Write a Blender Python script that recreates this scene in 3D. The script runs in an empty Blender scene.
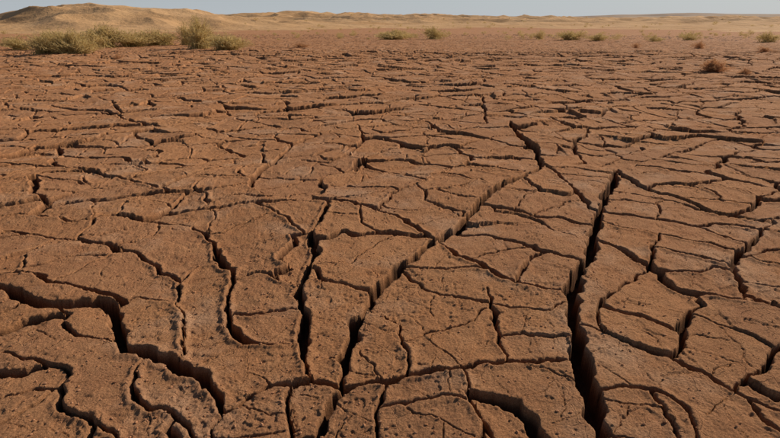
import bpy, math, random, time
import numpy as np
from mathutils import Vector
T0=time.time()
random.seed(11); rng=np.random.default_rng(7)
F32=np.float32
CAM_H=1.4; PITCH=math.radians(20.9); FPX=520.0
# ------------------------------------------------------------ noise
_perm=rng.permutation(1024).astype(np.int32)
_ga=rng.uniform(0,2*np.pi,1024); _gx=np.cos(_ga).astype(F32); _gy=np.sin(_ga).astype(F32)
def pn(x,y,s,seed=0):
    x=(x*s+seed*17.31).astype(F32); y=(y*s+seed*9.77).astype(F32)
    xi=np.floor(x); yi=np.floor(y); fx=x-xi; fy=y-yi
    xi=xi.astype(np.int32)&1023; yi=yi.astype(np.int32)&1023
    def g(ix,iy,dx,dy):
        h=_perm[(_perm[ix&1023]+iy)&1023]
        return _gx[h]*dx+_gy[h]*dy
    u=fx*fx*fx*(fx*(fx*6-15)+10); v=fy*fy*fy*(fy*(fy*6-15)+10)
    a=g(xi,yi,fx,fy); b=g(xi+1,yi,fx-1,fy); c=g(xi,yi+1,fx,fy-1); d=g(xi+1,yi+1,fx-1,fy-1)
    ab=a+u*(b-a); cd=c+u*(d-c)
    return (ab+v*(cd-ab))*1.5
def sstep(t):
    t=np.clip(t,0,1); return t*t*(3-2*t)
# ------------------------------------------------------------ survey: photo measurement -> metres on the flat ground
def gp(px,py):
    u=(px-390)/FPX; v=(219-py)/FPX
    dy=math.cos(PITCH)+v*math.sin(PITCH); dz=-math.sin(PITCH)+v*math.cos(PITCH)
    t=CAM_H/(-dz)
    return (u*t,dy*t)
TR=[ # (half width cm, depth cm, points)
(3.6,15,[(617,168),(613,180),(606,196),(598,215),(592,235),(590,255),(580,275),(574,295),(572,318),(576,345),(584,372),(590,400),(597,445)]),
(2.2,8,[(482,96),(484,110),(486,124)]),
(3.0,13,[(510,126),(520,138),(534,148),(541,160),(534,172),(515,182),(496,192),(482,203),(468,216),(460,226),(440,238),(424,250),(404,262),(388,278),(372,294),(362,312),(352,335),(343,356),(340,382)]),
(2.0,9,[(330,202),(322,218),(312,236),(318,250),(308,268),(300,288),(304,310),(303,340),(304,362),(314,380)]),
(3.0,13,[(-10,286),(14,292),(30,302),(60,304),(92,300),(112,308),(118,328),(122,342),(150,356),(178,368),(200,378),(216,396),(222,412)]),
(2.1,10,[(222,412),(250,398),(285,384),(314,380),(340,384),(372,382),(390,384),(420,378),(465,374),(500,370),(540,366),(576,368)]),
(1.9,9,[(190,222),(206,232),(216,246),(222,262),(234,280),(225,300),(228,322),(240,336),(262,344),(303,340)]),
(2.0,9,[(330,131),(300,140),(286,150),(270,162),(256,172),(250,183),(262,192),(285,196),(330,202),(352,206),(376,212),(405,220),(432,238)]),
(1.4,7,[(384,384),(380,402),(378,445)]),
(1.6,8,[(465,374),(470,396),(480,418),(492,445)]),
(1.3,7,[(290,384),(288,410),(287,445)]),
(1.8,8,[(432,238),(448,248),(470,262),(498,278),(530,290),(573,298)]),
(1.2,6,[(486,292),(492,310),(500,338),(506,368)]),
(0.9,5,[(366,306),(386,318),(404,338),(410,358),(408,380)]),
(1.5,7,[(576,330),(600,336),(632,350),(668,360),(700,376),(735,396),(790,415)]),
(1.7,8,[(592,240),(618,250),(650,272),(668,288),(704,300),(742,306),(790,318)]),
(1.6,8,[(660,236),(652,256),(650,272)]),
(1.8,8,[(770,222),(758,238),(740,252),(732,272),(742,288),(742,306)]),
(1.7,8,[(704,300),(688,322),(682,342),(668,360)]),
(1.8,8,[(790,344),(772,360),(752,380),(735,396)]),
(1.0,6,[(604,336),(600,306),(620,290),(650,272)]),
(1.6,7,[(140,183),(158,188),(180,192),(210,190),(250,183)]),
(1.4,6,[(-10,215),(30,214),(75,220),(110,214),(150,218),(190,222)]),
(1.4,6,[(-10,160),(40,164),(90,170),(140,183)]),
(1.1,6,[(60,304),(66,324),(92,336),(122,342)]),
(1.0,6,[(110,308),(140,292),(172,300),(180,280),(196,262),(222,262)]),
(0.9,5,[(172,300),(184,318),(180,344),(178,368)]),
(1.9,8,[(222,104),(228,114),(214,124),(190,130)]),
(1.8,7,[(358,126),(362,138),(352,150),(330,160),(300,158)]),
(1.6,7,[(556,166),(590,164),(617,168),(650,160),(690,150),(720,140),(760,150),(790,152)]),
(1.4,7,[(617,168),(640,186),(676,196),(716,212),(770,222)]),
(1.6,7,[(541,160),(560,178),(580,196),(598,215)]),
(1.2,6,[(376,212),(392,196),(420,186),(440,176),(486,186)]),
(1.1,6,[(308,268),(340,262),(372,270),(388,278)]),
(1.2,6,[(234,280),(262,272),(300,288)]),
(1.0,6,[(0,352),(40,360),(70,376),(60,400),(90,420),(120,445)]),
(1.0,6,[(150,356),(132,380),(140,404),(176,420),(200,445)]),
(1.1,6,[(222,412),(212,428),(208,445)]),
(1.0,6,[(590,400),(622,392),(668,402),(690,430),(694,445)]),
]
# ------------------------------------------------------------ crack network grown on a raster of the plain
CELL=0.0125; GX0,GX1,GY0,GY1=-30.0,30.0,-1.2,27.0
NX=int((GX1-GX0)/CELL); NY=int((GY1-GY0)/CELL)
occ=np.zeros((NX,NY),np.int32)
HALF=math.radians(47); TANH=math.tan(HALF)
def inside(x,y): return y>GY0+.05 and y<GY1-.05 and abs(x)<(y+2.0)*TANH+.1 and abs(x)<GX1-.1
cracks=[] # (pts, hw, depth, level)
cid=1
def stamp(pts,idv):
    for (x0,y0),(x1,y1) in zip(pts[:-1],pts[1:]):
        n=max(2,int(math.hypot(x1-x0,y1-y0)/(CELL*.5)))
        for k in range(n+1):
            x=x0+(x1-x0)*k/n; y=y0+(y1-y0)*k/n
            i=int((x-GX0)/CELL); j=int((y-GY0)/CELL)
            if 0<=i<NX and 0<=j<NY: occ[i,j]=idv
def smooth_line(P):
    out=[]
    n=len(P)
    for i in range(n-1):
        p0=P[max(i-1,0)];p1=P[i];p2=P[i+1];p3=P[min(i+2,n-1)]
        L=math.hypot(p2[0]-p1[0],p2[1]-p1[1]); m=max(1,int(L/0.06))
        for k in range(m):
            t=k/m; j=.010 if k else 0
            out.append(tuple(random.gauss(0,j)+0.5*((2*p1[c])+(-p0[c]+p2[c])*t+(2*p0[c]-5*p1[c]+4*p2[c]-p3[c])*t*t+(-p0[c]+3*p1[c]-3*p2[c]+p3[c])*t**3) for c in (0,1)))
    out.append(P[-1]); 
    return out
for hw,dp,P in TR:
    G=smooth_line([gp(*p) for p in P])
    stamp(G,cid); cracks.append((G,hw/100,dp/100,0)); cid+=1
def grow(x,y,a0,idv,maxlen,wob=.09):
    pts=[(x,y)]; a=a0; st=CELL*.75; n=int(maxlen/st); nk=random.randint(4,16); ab=a0
    for s in range(1,n):
        if s==nk:
            a=ab=a0+random.gauss(0,.40); nk=s+random.randint(6,20)
        a+=random.gauss(0,wob)+(ab-a)*.06
        x+=math.cos(a)*st; y+=math.sin(a)*st
        if not inside(x,y): pts.append((x,y)); return pts
        i=int((x-GX0)/CELL); j=int((y-GY0)/CELL)
        o=occ[i,j]
        if o==0: o=occ[i+1,j]
        if o==0 or o==idv: 
            o2=occ[i,j+1]
            if o2!=0: o=o2
        if o!=0 and o!=idv:
            pts.append((x,y)); return pts
        occ[i,j]=idv
        if s%5==0: pts.append((x,y))
    pts.append((x,y)); return pts
rayt=np.arange(2,150)*CELL
def chord(x,y,a):
    tot=0
    for sg in (1,-1):
        xs=x+sg*math.cos(a)*rayt; ys=y+sg*math.sin(a)*rayt
        i=np.clip(((xs-GX0)/CELL).astype(int),0,NX-2); j=np.clip(((ys-GY0)/CELL).astype(int),0,NY-2)
        h=(occ[i,j]!=0)|(occ[i+1,j]!=0)
        k=int(h.argmax()) if h.any() else 147
        tot+=rayt[k]
    return tot
def level(R0,rs,throws,hwr,dpr,lv,dmax,maxlen=3.0,bias=0.0):
    global cid
    cnt=0
    yy=np.sqrt(rng.uniform(0,1,throws)*((dmax+2)**2-.8**2)+.8**2)-2
    xx=rng.uniform(-1,1,throws)*(yy+2)*TANH
    rr=rng.uniform(.8,1.25,throws)
    for x,y,q in zip(xx.tolist(),yy.tolist(),rr.tolist()):
        if not inside(x,y): continue
        R=R0*(1+rs*max(0,y))*q
        k=int(R/CELL); i=int((x-GX0)/CELL); j=int((y-GY0)/CELL)
        if occ[max(i-k,0):i+k,max(j-k,0):j+k:1].any(): continue
        best=None
        a_=random.uniform(0,math.pi)
        for m in range(8):
            a=a_+m*math.pi/8
            c=chord(x,y,a)*random.uniform(.85,1.2)*(1-bias*abs(math.cos(a)))
            if best is None or c<best[0]: best=(c,a)
        a=best[1]
        ml=maxlen if lv<3 else random.uniform(.05,.5)
        A=grow(x,y,a,cid,ml); B=grow(x,y,a+math.pi,cid,ml)
        hw=random.uniform(*hwr); dp=random.uniform(*dpr)
        if lv==2 and random.random()<.3: hw*=.5
        ln=(len(A)+len(B))*CELL*3.75; hw=min(hw,ln*.042+.001)
        cracks.append((A[::-1]+B[1:],hw,dp,lv)); cid+=1; cnt+=1
    print('level',lv,cnt,time.time()-T0)
level(.29,.012,70000,(.012,.025),(.065,.10),1,26.5,4.5,.25)
level(.150,.015,220000,(.005,.0115),(.035,.06),2,26.5,1.6,.1)
# ---- plate labels
free=occ==0
lab=np.where(free,np.arange(1,NX*NY+1,dtype=np.int32).reshape(NX,NY),0)
for it in range(6):
    for i in range(1,NX): np.maximum(lab[i],lab[i-1],out=lab[i],where=free[i]&free[i-1])
    for i in range(NX-2,-1,-1): np.maximum(lab[i],lab[i+1],out=lab[i],where=free[i]&free[i+1])
    lt=np.ascontiguousarray(lab.T); ft=np.ascontiguousarray(free.T)
    for j in range(1,NY): np.maximum(lt[j],lt[j-1],out=lt[j],where=ft[j]&ft[j-1])
    for j in range(NY-2,-1,-1): np.maximum(lt[j],lt[j+1],out=lt[j],where=ft[j]&ft[j+1])
    lab=np.ascontiguousarray(lt.T)
for it in range(2):
    z=lab==0
    n=np.zeros_like(lab)
    n[1:]=np.maximum(n[1:],lab[:-1]); n[:,1:]=np.maximum(n[:,1:],lab[:,:-1])
    lab=np.where(z,n,lab)
uniq,inv=np.unique(lab.ravel(),return_inverse=True); inv=inv.reshape(lab.shape).astype(np.int32)
NL=len(uniq); print('plates',NL,time.time()-T0)
cntl=np.bincount(inv.ravel(),minlength=NL).astype(np.float64)
ci=np.bincount(inv.ravel(),weights=np.repeat(np.arange(NX,dtype=F32),NY),minlength=NL)/cntl*CELL+GX0
cj=np.bincount(inv.ravel(),weights=np.tile(np.arange(NY,dtype=F32),NX),minlength=NL)/cntl*CELL+GY0
big=(cntl*CELL*CELL>12)|(cntl<120)
p_h=rng.normal(0,.0055,NL); p_tx=rng.normal(0,.024,NL); p_ty=rng.normal(0,.024,NL); p_t=rng.uniform(0,1,NL)
p_h[big]=0;p_tx[big]=0;p_ty[big]=0;p_t[big]=.5
del lab,free
level(.075,.03,90000,(.0012,.0034),(.008,.018),3,9,.5,0)
# ------------------------------------------------------------ ground sheet (fan grid)
APX=-2.0
rs=[0.9]
while rs[-1]<3500:
    d=rs[-1]+APX
    if d<1.25: dr=.014
    else:
        dr=(d*d+CAM_H**2)/(CAM_H*682)*.76
        if d<13: dr=min(dr,.017+max(0,d-6)*.0023)
        elif d<27: dr=min(dr,.0345+(d-13)*.001)
        elif d<44: dr=min(dr,.12)
        else: dr=min(dr,.12+(d-44)*.09)
    rs.append(rs[-1]+dr)
rs=np.array(rs); NR=len(rs); NC=1660
th=np.linspace(-HALF,HALF,NC); drs=np.gradient(rs)
print('grid',NR,NC)
RR,TT=np.meshgrid(rs,th,indexing='ij')
X=(RR*np.sin(TT)).astype(F32); Y=(RR*np.cos(TT)+APX).astype(F32); del RR,TT
nearrows=int(np.searchsorted(rs,62))
xs=X[:nearrows]; ys=Y[:nearrows]
wx=xs+.02*pn(xs,ys,4.5,51)+.012*pn(xs,ys,13,1)+.0052*pn(xs,ys,34,2)+.0008*pn(xs,ys,100,12)
wy=ys+.02*pn(xs,ys,4.5,52)+.012*pn(xs,ys,13,3)+.0052*pn(xs,ys,34,4)+.0008*pn(xs,ys,100,13)
wid=np.clip(1+.6*pn(xs,ys,2.3,5)+.4*pn(xs,ys,11,6),.25,1.6)
E=np.full(xs.shape,.08,F32); C=np.zeros(xs.shape,F32)
dth=th[1]-th[0]; nseg=0
for pts,hw0,dp,lv in cracks:
    cap=(.075,.055,.035,.012)[lv]
    far=pts[0][1]
    if far>9 and len(pts)>4: pts=pts[::2]+([pts[-1]] if len(pts)%2==0 else [])
    n=len(pts)
    for k in range(n-1):
        x0,y0=pts[k]; x1,y1=pts[k+1]
        if lv==0: hw=hw0*min(1,.35+.65*min(k,n-2-k)/4)
        elif lv==3: hw=hw0
        else: hw=hw0*(1+.03*max(0,y0))
        m=cap+hw+.04
        r0=math.hypot(x0,y0-APX); r1=math.hypot(x1,y1-APX); ra=min(r0,r1)
        t0=math.atan2(x0,y0-APX); t1=math.atan2(x1,y1-APX)
        a=np.searchsorted(rs,ra-m); b=min(np.searchsorted(rs,max(r0,r1)+m),nearrows)
        c=int((min(t0,t1)-m/ra+HALF)/dth); d=int((max(t0,t1)+m/ra+HALF)/dth)+2
        c=max(c,0); d=min(d,NC)
        if a>=b or c>=d: continue
        px=wx[a:b,c:d]-x0; py=wy[a:b,c:d]-y0
        dx=x1-x0; dy=y1-y0; L2=dx*dx+dy*dy+1e-12
        t=np.clip((px*dx+py*dy)/L2,0,1)
        dist=np.sqrt((px-t*dx)**2+(py-t*dy)**2)-hw*wid[a:b,c:d]
        Es=E[a:b,c:d]; Ev=dist if lv<3 else dist+.03
        np.minimum(Es,Ev,out=Es)
        soft=max(min(hw*.75,.010),.75*drs[a])
        prof=-dp*sstep(-dist/soft*.8+.28)
        Cs=C[a:b,c:d]; np.minimum(Cs,prof,out=Cs); nseg+=1
print('segs',nseg,time.time()-T0)
# plate offsets
ii=np.clip(((wx-GX0)/CELL).astype(np.int32),0,NX-1); jj=np.clip(((wy-GY0)/CELL).astype(np.int32),0,NY-1)
pl=inv[ii,jj]; oob=(wy>GY1-.1)|(np.abs(wx)>GX1-.1)
dist_amp=1+.06*np.clip(ys,0,26)
ph=(p_h[pl]+np.clip(p_tx[pl]*(xs-ci[pl])+p_ty[pl]*(ys-cj[pl]),-.018,.018)).astype(F32)*dist_amp
ph[oob]=0
tone_n=p_t[pl].astype(F32); tone_n[oob]=.5
Ee=np.clip(E,0,.08)
rim=-.005*np.exp(-Ee/.0035)-.0015*np.exp(-Ee/.03)
curl=.0125*np.exp(-((Ee-.010)/.018)**2)*np.clip(pn(xs,ys,1.1,21)*1.6+.5,0,1)
rough_zone=np.clip(.45+1.2*pn(xs,ys,1.3,8)+.6*np.clip(-xs*.3,0,1),.18,1.4)
crumb=np.abs(pn(xs,ys,34,7))*.006*rough_zone+np.clip(pn(xs,ys,17,22),0,1)*.006*rough_zone
# thin surface crust that has flaked away in patches
fl=pn(xs,ys,3.1,61)+.45*pn(xs,ys,9,62)+.25*pn(xs,ys,27,63)
flake=-.0048*sstep((fl-.20)/.035)
fine=.0018*pn(xs,ys,75,9)+.0015*pn(xs,ys,150,10)+.0035*pn(xs,ys,15,11)+.005*pn(xs,ys,5,14)
fill=np.clip(-C/.03,0,1)*(.012*pn(xs,ys,20,23)+.008*pn(xs,ys,50,24))
fw=sstep((ys-21)/6)
l1=np.clip(1-np.abs(pn(xs,ys,.9,25)+.3*pn(xs,ys,3,26))*9,0,1); l2=np.clip(1-np.abs(pn(xs,ys,1.7,27)+.3*pn(xs,ys,5,28))*8,0,1)
farC=-.06*np.maximum(l1,l2)*fw
fart=np.clip(1.6-ys/40,0,1)
Z=np.zeros(X.shape,F32)
Z[:nearrows]=C+rim+curl+ph-crumb+flake+fine+fill+farC*fart+.03*fw*fart*pn(xs,ys,2.2,29)
Z[:nearrows]+= .02*pn(xs,ys,1.1,15)
damp=np.clip(1-(Y-45)/25,0,1)
Z+= (.045*pn(X,Y,.33,16)+.06*pn(X,Y,.09,17)*np.clip(Y/12,0,1))*damp
tone=np.full(X.shape,.5,F32); tone[:nearrows]=tone_n
crk=np.zeros(X.shape,F32); crk[:nearrows]=np.clip(-(C+farC)/.05,0,1)  # crack depth mask, drives the shade painted into near and far cracks
print('heights',time.time()-T0)
def grid_mesh(name,X,Y,Z,attrs={}):
    nr,nc=X.shape; me=bpy.data.meshes.new(name)
    co=np.stack([X,Y,Z],-1).astype(F32).reshape(-1)
    me.vertices.add(nr*nc); me.vertices.foreach_set('co',co)
    idx=np.arange(nr*nc,dtype=np.int32).reshape(nr,nc)
    q=np.stack([idx[:-1,:-1],idx[:-1,1:],idx[1:,1:],idx[1:,:-1]],-1).reshape(-1)
    nf=(nr-1)*(nc-1)
    me.loops.add(nf*4); me.loops.foreach_set('vertex_index',q)
    me.polygons.add(nf); me.polygons.foreach_set('loop_start',np.arange(0,nf*4,4,dtype=np.int32))
    me.polygons.foreach_set('use_smooth',np.ones(nf,bool))
    for k,v in attrs.items():
        at=me.attributes.new(k,'FLOAT','POINT'); at.data.foreach_set('value',v.astype(F32).reshape(-1))
    me.update(calc_edges=True)
    ob=bpy.data.objects.new(name,me); bpy.context.collection.objects.link(ob); return ob
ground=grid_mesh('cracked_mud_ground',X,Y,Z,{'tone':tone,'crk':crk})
print('mesh',time.time()-T0)
# ------------------------------------------------------------ materials
class NT:
    def __init__(s,name):
        s.m=bpy.data.materials.new(name); s.m.use_nodes=True; s.t=s.m.node_tree; s.n=s.t.nodes
        s.b=s.n['Principled BSDF']; s.b.inputs['Roughness'].default_value=.95
        s.b.inputs['Specular IOR Level'].default_value=.08
        s.co=s.n.new('ShaderNodeTexCoord').outputs['Object']
    def L(s,a,b): s.t.links.new(a,b)
    def noise(s,sc,det=4,r=.55,vec=None,out='Fac'):
        n=s.n.new('ShaderNodeTexNoise'); n.inputs['Scale'].default_value=sc; n.inputs['Detail'].default_value=det
        n.inputs['Roughness'].default_value=r; s.L(vec or s.co,n.inputs['Vector']); return n.outputs[out]
    def warped(s,sc,amt):
        nz=s.noise(sc,2,.6,out='Color')
        a=s.n.new('ShaderNodeVectorMath'); a.operation='MULTIPLY_ADD'; s.L(nz,a.inputs[0]); a.inputs[1].default_value=(amt,amt,0); s.L(s.co,a.inputs[2])
        return a.outputs[0]
    def vedge(s,sc,vec):
        n=s.n.new('ShaderNodeTexVoronoi'); n.feature='DISTANCE_TO_EDGE'; n.voronoi_dimensions='2D'; n.inputs['Scale'].default_value=sc; s.L(vec,n.inputs['Vector']); return n.outputs['Distance']
    def attr(s,k):
        n=s.n.new('ShaderNodeAttribute'); n.attribute_name=k; return n.outputs['Fac']
    def rmp(s,f,lo,hi,a=0,b=1):
        n=s.n.new('ShaderNodeMapRange'); n.inputs[1].default_value=lo;n.inputs[2].default_value=hi;n.inputs[3].default_value=a;n.inputs[4].default_value=b
        s.L(f,n.inputs[0]); return n.outputs[0]
    def math(s,op,a,b):
        n=s.n.new('ShaderNodeMath'); n.operation=op
        for i,v in enumerate((a,b)):
            if isinstance(v,(int,float)): n.inputs[i].default_value=v
            else: s.L(v,n.inputs[i])
        return n.outputs[0]
    def mix(s,f,a,b,mode='MIX'):
        n=s.n.new('ShaderNodeMix'); n.data_type='RGBA'; n.blend_type=mode
        if isinstance(f,(int,float)): n.inputs[0].default_value=f
        else: s.L(f,n.inputs[0])
        for i,v in ((6,a),(7,b)):
            if isinstance(v,tuple): n.inputs[i].default_value=(*v,1)
            else: s.L(v,n.inputs[i])
        return n.outputs[2]
    def grey(s,f):
        n=s.n.new('ShaderNodeCombineColor')
        for i in range(3): s.L(f,n.inputs[i])
        return n.outputs[0]
g=NT('dry_mud')
c=g.mix(g.rmp(g.noise(.5,4),.35,.65),(.40,.180,.078),(.455,.225,.105))
c=g.mix(g.rmp(g.attr('tone'),0,1,0,.65),c,(.345,.172,.092))
c=g.mix(g.rmp(g.noise(7,5,.65),.35,.7,0,.6),c,(.49,.26,.13))
c=g.mix(g.rmp(g.noise(1.6,5,.62),.52,.68,0,.5),c,(.56,.365,.24))
c=g.mix(1,c,g.grey(g.rmp(g.noise(150,3,.8),.3,.7,.56,1.36)),'MULTIPLY')
hair=g.math('MULTIPLY',g.rmp(g.vedge(11,g.warped(9,.09)),0,.03,1,0),g.rmp(g.noise(3.1,2),.50,.62))
c=g.mix(g.math('MULTIPLY',hair,.4),c,(.15,.065,.035))
c=g.mix(g.math('MULTIPLY',g.attr('crk'),.9),c,(.10,.044,.022))  # shade painted into the cracks: base colour darkens with depth
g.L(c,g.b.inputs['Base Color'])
h=g.math('SUBTRACT',g.noise(75,6,.78),g.math('MULTIPLY',hair,.4))
bp=g.n.new('ShaderNodeBump'); bp.inputs['Strength'].default_value=1; bp.inputs['Distance'].default_value=.014
g.L(h,bp.inputs['Height']); g.L(bp.outputs[0],g.b.inputs['Normal'])
ground.data.materials.append(g.m)
# ------------------------------------------------------------ sand dunes / far hills
CP=math.cos(PITCH)
def terrain(name,d0,d1,nr,nc,hf,half=math.radians(55)):
    r=np.geomspace(d0,d1,nr); t=np.linspace(-half,half,nc)
    R,Tt=np.meshgrid(r,t,indexing='ij'); x=R*np.sin(Tt); y=R*np.cos(Tt)
    az=np.tan(Tt)*FPX/CP+390.0   # bearing of each column (tangent units)
    return grid_mesh(name,x.astype(F32),y.astype(F32),hf(x,y,R,az,np.cos(Tt)).astype(F32))
def prof(az,pts):
    return np.interp(az,[p[0] for p in pts],[20.4-p[1] for p in pts])
def el(v): return v/FPX*CP*CP
def dune_h(x,y,R,az,ct):
    w=az+10*pn(x,y,.02,31)
    A=prof(w,[(-500,14),(-60,12),(0,14),(40,9.5),(75,5.5),(105,5),(150,8),(190,10.5),(215,12.5),(245,16),(280,20),(400,26),(900,26)])
    dep=115+18*pn(x,y,.012,33)
    g1=np.exp(-((R-dep)/np.where(R<dep,30,45))**2)
    zA=(1.4+el(A)*dep*ct)*g1
    B=prof(az,[(-500,14),(100,15),(200,15),(240,14),(262,13),(290,11),(330,12.5),(360,12.5),(400,14),(430,13.5),(480,15.5),(560,16),(640,17),(700,15.5),(780,16),(900,17)])
    depB=235
    zB=(1.0+el(B+1.2*pn(x,y,.035,34))*depB*ct)*np.exp(-((R-depB)/np.where(R<depB,75,90))**2)
    z=np.maximum(zA,zB)
    ridg=(1-np.abs(pn(x+.6*y,y*1.2-.3*x,.042,35))*2.4)
    ridg2=(1-np.abs(pn(x-.5*y,y*1.2+.3*x,.10,45))*2.4)
    z=z+ (1.35*(ridg-.55)+.6*(ridg2-.5))*np.clip(z/3,0,1)*np.clip(1.25-z/9,.35,1)+ .2*pn(x,y,.16,36)*np.clip(z/1.5,0,1)
    z+= -.55+.35*sstep((R-50)/18)+.25*pn(x,y,.05,37)
    return z
dunes=terrain('sand_dunes',46,420,420,1100,dune_h)
def hill_h(x,y,R,az,ct):
    A=prof(az,[(-500,15),(0,17),(300,15),(420,16),(480,15.5),(540,16),(580,15.5),(630,14.5),(690,12.8),(740,13.2),(780,13),(900,13),(1400,15)])
    dep=900
    z=(1.4+el(A+1.0*pn(x,y,.006,41)+.6*pn(x,y,.02,42))*dep*ct)*np.exp(-((R-dep)/np.where(R<dep,260,300))**2)
    return z-.9+ .8*pn(x,y,.02,43)*np.clip(z/5,0,1)
hills=terrain('far_hills',400,1500,160,700,hill_h)
s=NT('dune_sand')
c=s.mix(s.rmp(s.noise(.06,6,.6),.35,.65),(.50,.295,.14),(.60,.385,.205))
c=s.mix(s.rmp(s.noise(.35,6,.7),.52,.68,0,.5),c,(.37,.22,.11))
s.L(c,s.b.inputs['Base Color'])
bp=s.n.new('ShaderNodeBump'); bp.inputs['Distance'].default_value=.6; bp.inputs['Strength'].default_value=.7
s.L(s.noise(.4,6,.65),bp.inputs['Height']); s.L(bp.outputs[0],s.b.inputs['Normal'])
dunes.data.materials.append(s.m)
s=NT('hill_gravel')
c=s.mix(s.rmp(s.noise(.012,8,.65),.4,.6),(.25,.19,.15),(.44,.33,.24))
s.L(c,s.b.inputs['Base Color']); hills.data.materials.append(s.m)
# ------------------------------------------------------------ shrubs
def leafmat(name,a,b,d):
    m=NT(name); c=m.mix(m.rmp(m.attr('tint'),0,1),a,b); c=m.mix(m.rmp(m.noise(9,3),.4,.7,0,.5),c,d)
    m.L(c,m.b.inputs['Base Color']); m.b.inputs['Roughness'].default_value=.8
    tr=m.n.new('ShaderNodeBsdfTranslucent'); m.L(c,tr.inputs['Color'])
    ms=m.n.new('ShaderNodeMixShader'); ms.inputs[0].default_value=.4; m.L(m.b.outputs[0],ms.inputs[1]); m.L(tr.outputs[0],ms.inputs[2])
    m.L(ms.outputs[0],m.n['Material Output'].inputs['Surface'])
    return m.m
M_sh=leafmat('dry_shrub_foliage',(.52,.39,.15),(.78,.60,.30),(.38,.28,.11))
M_dr=leafmat('dry_grass_blades',(.50,.25,.12),(.68,.41,.21),(.36,.17,.08))
def tuft(name,items,mat,blade=.5):
    V=[];Fc=[];Tn=[]
    def quad(p,q,w,t):
        d=(q-p); s_=d.cross(Vector((random.gauss(0,1),random.gauss(0,1),random.gauss(0,1))))
        if s_.length<1e-6: return
        s_=s_.normalized()*w; k=len(V)
        V.extend([p-s_,p+s_,q+s_*.35,q-s_*.35]); Fc.append((k,k+1,k+2,k+3)); Tn.extend([t]*4)
    for (x,y,z,rad,hh,n) in items:
        lob=[(random.uniform(0,6.28),random.uniform(.25,.8),random.uniform(.6,1.15)) for _ in range(6)]
        for i in range(n):
            la,lr,lh=random.choice(lob)
            a=la+random.gauss(0,.5); rr=rad*min(1.1,abs(random.gauss(lr,.25))); top=hh*lh*(1-.45*(rr/rad)**2)*random.uniform(.6,1.1)
            root=Vector((x+random.gauss(0,rad*.22),y+random.gauss(0,rad*.22),z-.03))
            tip=Vector((x+math.cos(a)*rr,y+math.sin(a)*rr,z+top))
            mid=root.lerp(tip,.5)+Vector((0,0,top*.16))
            t=random.random()
            w=rad*.006+.002
            quad(root,mid,w*1.3,t*.4); quad(mid,tip,w,t*.6)
            for l in range(8):
                u=random.uniform(.3,1.05); 
                p=(root.lerp(mid,u*2) if u<.5 else mid.lerp(tip,(u-.5)*2))
                q=p+Vector((random.gauss(0,1),random.gauss(0,1),random.uniform(.1,1.6))).normalized()*rad*random.uniform(.04,.11)*blade*2
                quad(p,q,rad*.008+.0015,min(1,max(0,t*.6+random.random()*.5)))
    me=bpy.data.meshes.new(name); me.from_pydata([tuple(v) for v in V],[],Fc)
    at=me.attributes.new('tint','FLOAT','POINT'); at.data.foreach_set('value',np.array(Tn,F32))
    me.materials.append(mat); me.update()
    ob=bpy.data.objects.new(name,me); bpy.context.collection.objects.link(ob); return ob
def shrub(px,py,wpx,hpx,n,mat=M_sh,name='desert_shrub'):
    x,y=gp(px,py); k=y/FPX*1.07
    return tuft(name,[(x,y,0.0,wpx/2*k,hpx*k,n)],mat)
for (px,py,w,h_,n) in [(46,54,40,18,520),(74,54,50,18,620),(22,49,36,11,280),(60,49,40,16,350),(104,47,54,18,520),(133,46,46,12,320),(160,45,46,12,320),(200,49,38,25,500),(226,50,46,14,420),
                     (188,45,30,19,280),(212,46,30,14,250),(392,39,44,8,300),(434,39,32,9,240),(572,40,36,9,240),(598,41,26,7,180),(540,39,18,7,140),(655,42,20,6,140),(690,40,24,7,160),(768,42,30,8,180)]:
    shrub(px,py,w,h_,n)
for (px,py,w,h_,n) in [(712,72,30,10,500),(744,74,14,5,160),(300,48,22,4,200),(118,60,12,5,100),(636,48,12,5,100),(700,48,18,5,150),(762,52,16,5,150)]:
    shrub(px,py,w,h_,n,M_dr,'dry_grass_tuft')
def dz(x,y):
    for o in (dunes,hills):
        hit,loc,nn,ix=o.ray_cast(Vector((x,y,80)),Vector((0,0,-1)))
        if hit and loc.z>0: return loc.z
    return 0.0
it=[]
for i in range(320):
    px=random.uniform(-60,840); d=random.uniform(42,60)
    if random.random()<.6: px=random.uniform(230,800); d=random.uniform(60,200)
    x=(px-390)/FPX*d*CP
    r=random.uniform(.15,.6)*(1 if d<90 else 1.5); it.append((x,d,dz(x,d),r,r*random.uniform(.4,.8),22))
tuft('distant_shrubs',it,M_sh,1.6)
# ------------------------------------------------------------ small crumbs of dry soil lying on the plates
iv=np.array([(0,0,1),(.89,0,.45),(.28,.85,.45),(-.72,.53,.45),(-.72,-.53,.45),(.28,-.85,.45),(.72,.53,-.45),(-.28,.85,-.45),(-.89,0,-.45),(-.28,-.85,-.45),(.72,-.53,-.45),(0,0,-1)])
ifc=np.array([(0,1,2),(0,2,3),(0,3,4),(0,4,5),(0,5,1),(1,6,2),(2,7,3),(3,8,4),(4,9,5),(5,10,1),(6,7,2),(7,8,3),(8,9,4),(9,10,5),(10,6,1),(11,7,6),(11,8,7),(11,9,8),(11,10,9),(11,6,10)])
VV=[];FF=[];k=0
for i in range(9000):
    d=1.2+7*random.random()**1.5; a=random.uniform(-.75,.75); x=d*math.tan(a) ; y=d
    if random.random()<.4 and x>0: x=-x
    r=math.hypot(x,y-APX); ri=int(np.searchsorted(rs,r)); ti=int((math.atan2(x,y-APX)+HALF)/dth)
    if not (0<=ti<NC): continue
    if C[ri,ti]<-.012: continue
    s_=.0018+.0060*random.random()**3
    v=iv*(1+rng.uniform(-.3,.3,(12,1)))*s_*np.array([1,random.uniform(.6,1),.6])
    v=v+np.array([X[ri,ti],Y[ri,ti],Z[ri,ti]+s_*.25]); VV.append(v); FF.append(ifc+k); k+=12
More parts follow.
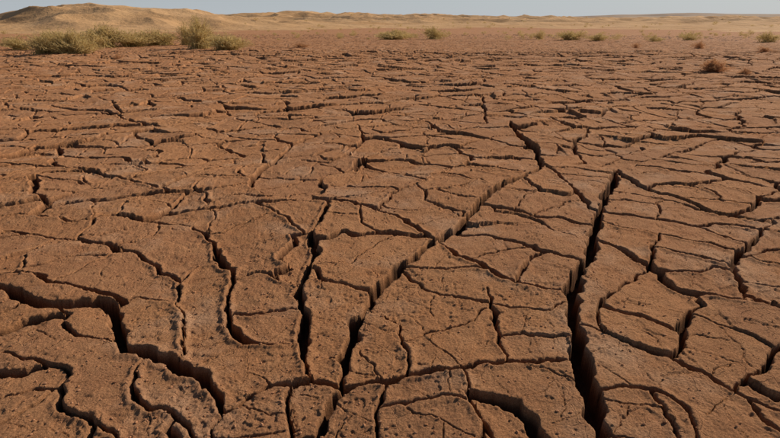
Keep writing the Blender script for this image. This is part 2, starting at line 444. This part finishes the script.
me=bpy.data.meshes.new('soil_crumbs'); me.from_pydata(np.concatenate(VV).tolist(),[],np.concatenate(FF).tolist())
cr=bpy.data.objects.new('soil_crumbs',me); bpy.context.collection.objects.link(cr)
s=NT('soil_crumb'); c=s.mix(s.rmp(s.noise(30,3),.3,.7),(.37,.17,.08),(.47,.25,.14)); s.L(c,s.b.inputs['Base Color']); me.materials.append(s.m)
# ------------------------------------------------------------ light, sky, camera
EL=math.radians(30); AZ=math.radians(50)
sd=Vector((math.sin(AZ)*math.cos(EL),math.cos(AZ)*math.cos(EL),math.sin(EL)))
sun=bpy.data.lights.new('sun','SUN'); sun.energy=5.0; sun.angle=math.radians(.5); sun.color=(1,.86,.69)
so=bpy.data.objects.new('sun',sun); bpy.context.collection.objects.link(so); so.rotation_euler=sd.to_track_quat('Z','Y').to_euler()
w=bpy.data.worlds.new('World'); bpy.context.scene.world=w; w.use_nodes=True
nt=w.node_tree
sk=nt.nodes.new('ShaderNodeTexSky'); sk.sky_type='NISHITA'; sk.sun_disc=False; sk.sun_elevation=EL; sk.sun_rotation=math.atan2(sd.x,sd.y)
sk.dust_density=.3; sk.air_density=1.0; sk.ozone_density=2.0
bg=nt.nodes['Background']; bg.inputs[1].default_value=.056
# pale horizon haze that thins out with elevation
tc=nt.nodes.new('ShaderNodeTexCoord'); sx=nt.nodes.new('ShaderNodeSeparateXYZ'); nt.links.new(tc.outputs['Generated'],sx.inputs[0])
mr=nt.nodes.new('ShaderNodeMapRange'); mr.inputs[1].default_value=0; mr.inputs[2].default_value=.25; mr.inputs[3].default_value=.85; mr.inputs[4].default_value=0
nt.links.new(sx.outputs['Z'],mr.inputs[0])
mx=nt.nodes.new('ShaderNodeMix'); mx.data_type='RGBA'; mx.inputs[7].default_value=(8.3,9.2,10.3,1)
nt.links.new(mr.outputs[0],mx.inputs[0]); nt.links.new(sk.outputs[0],mx.inputs[6]); nt.links.new(mx.outputs[2],bg.inputs[0])
cam=bpy.data.cameras.new('camera'); cam.sensor_width=36; cam.lens=36*FPX/780; cam.clip_end=6000; cam.clip_start=.05
co=bpy.data.objects.new('camera',cam); bpy.context.collection.objects.link(co); co.location=(0,0,CAM_H); co.rotation_euler=(math.pi/2-PITCH,0,0)
bpy.context.scene.camera=co
sc=bpy.context.scene; sc.view_settings.view_transform='Standard'; sc.view_settings.look='None'; sc.view_settings.exposure=0
print('done',time.time()-T0)
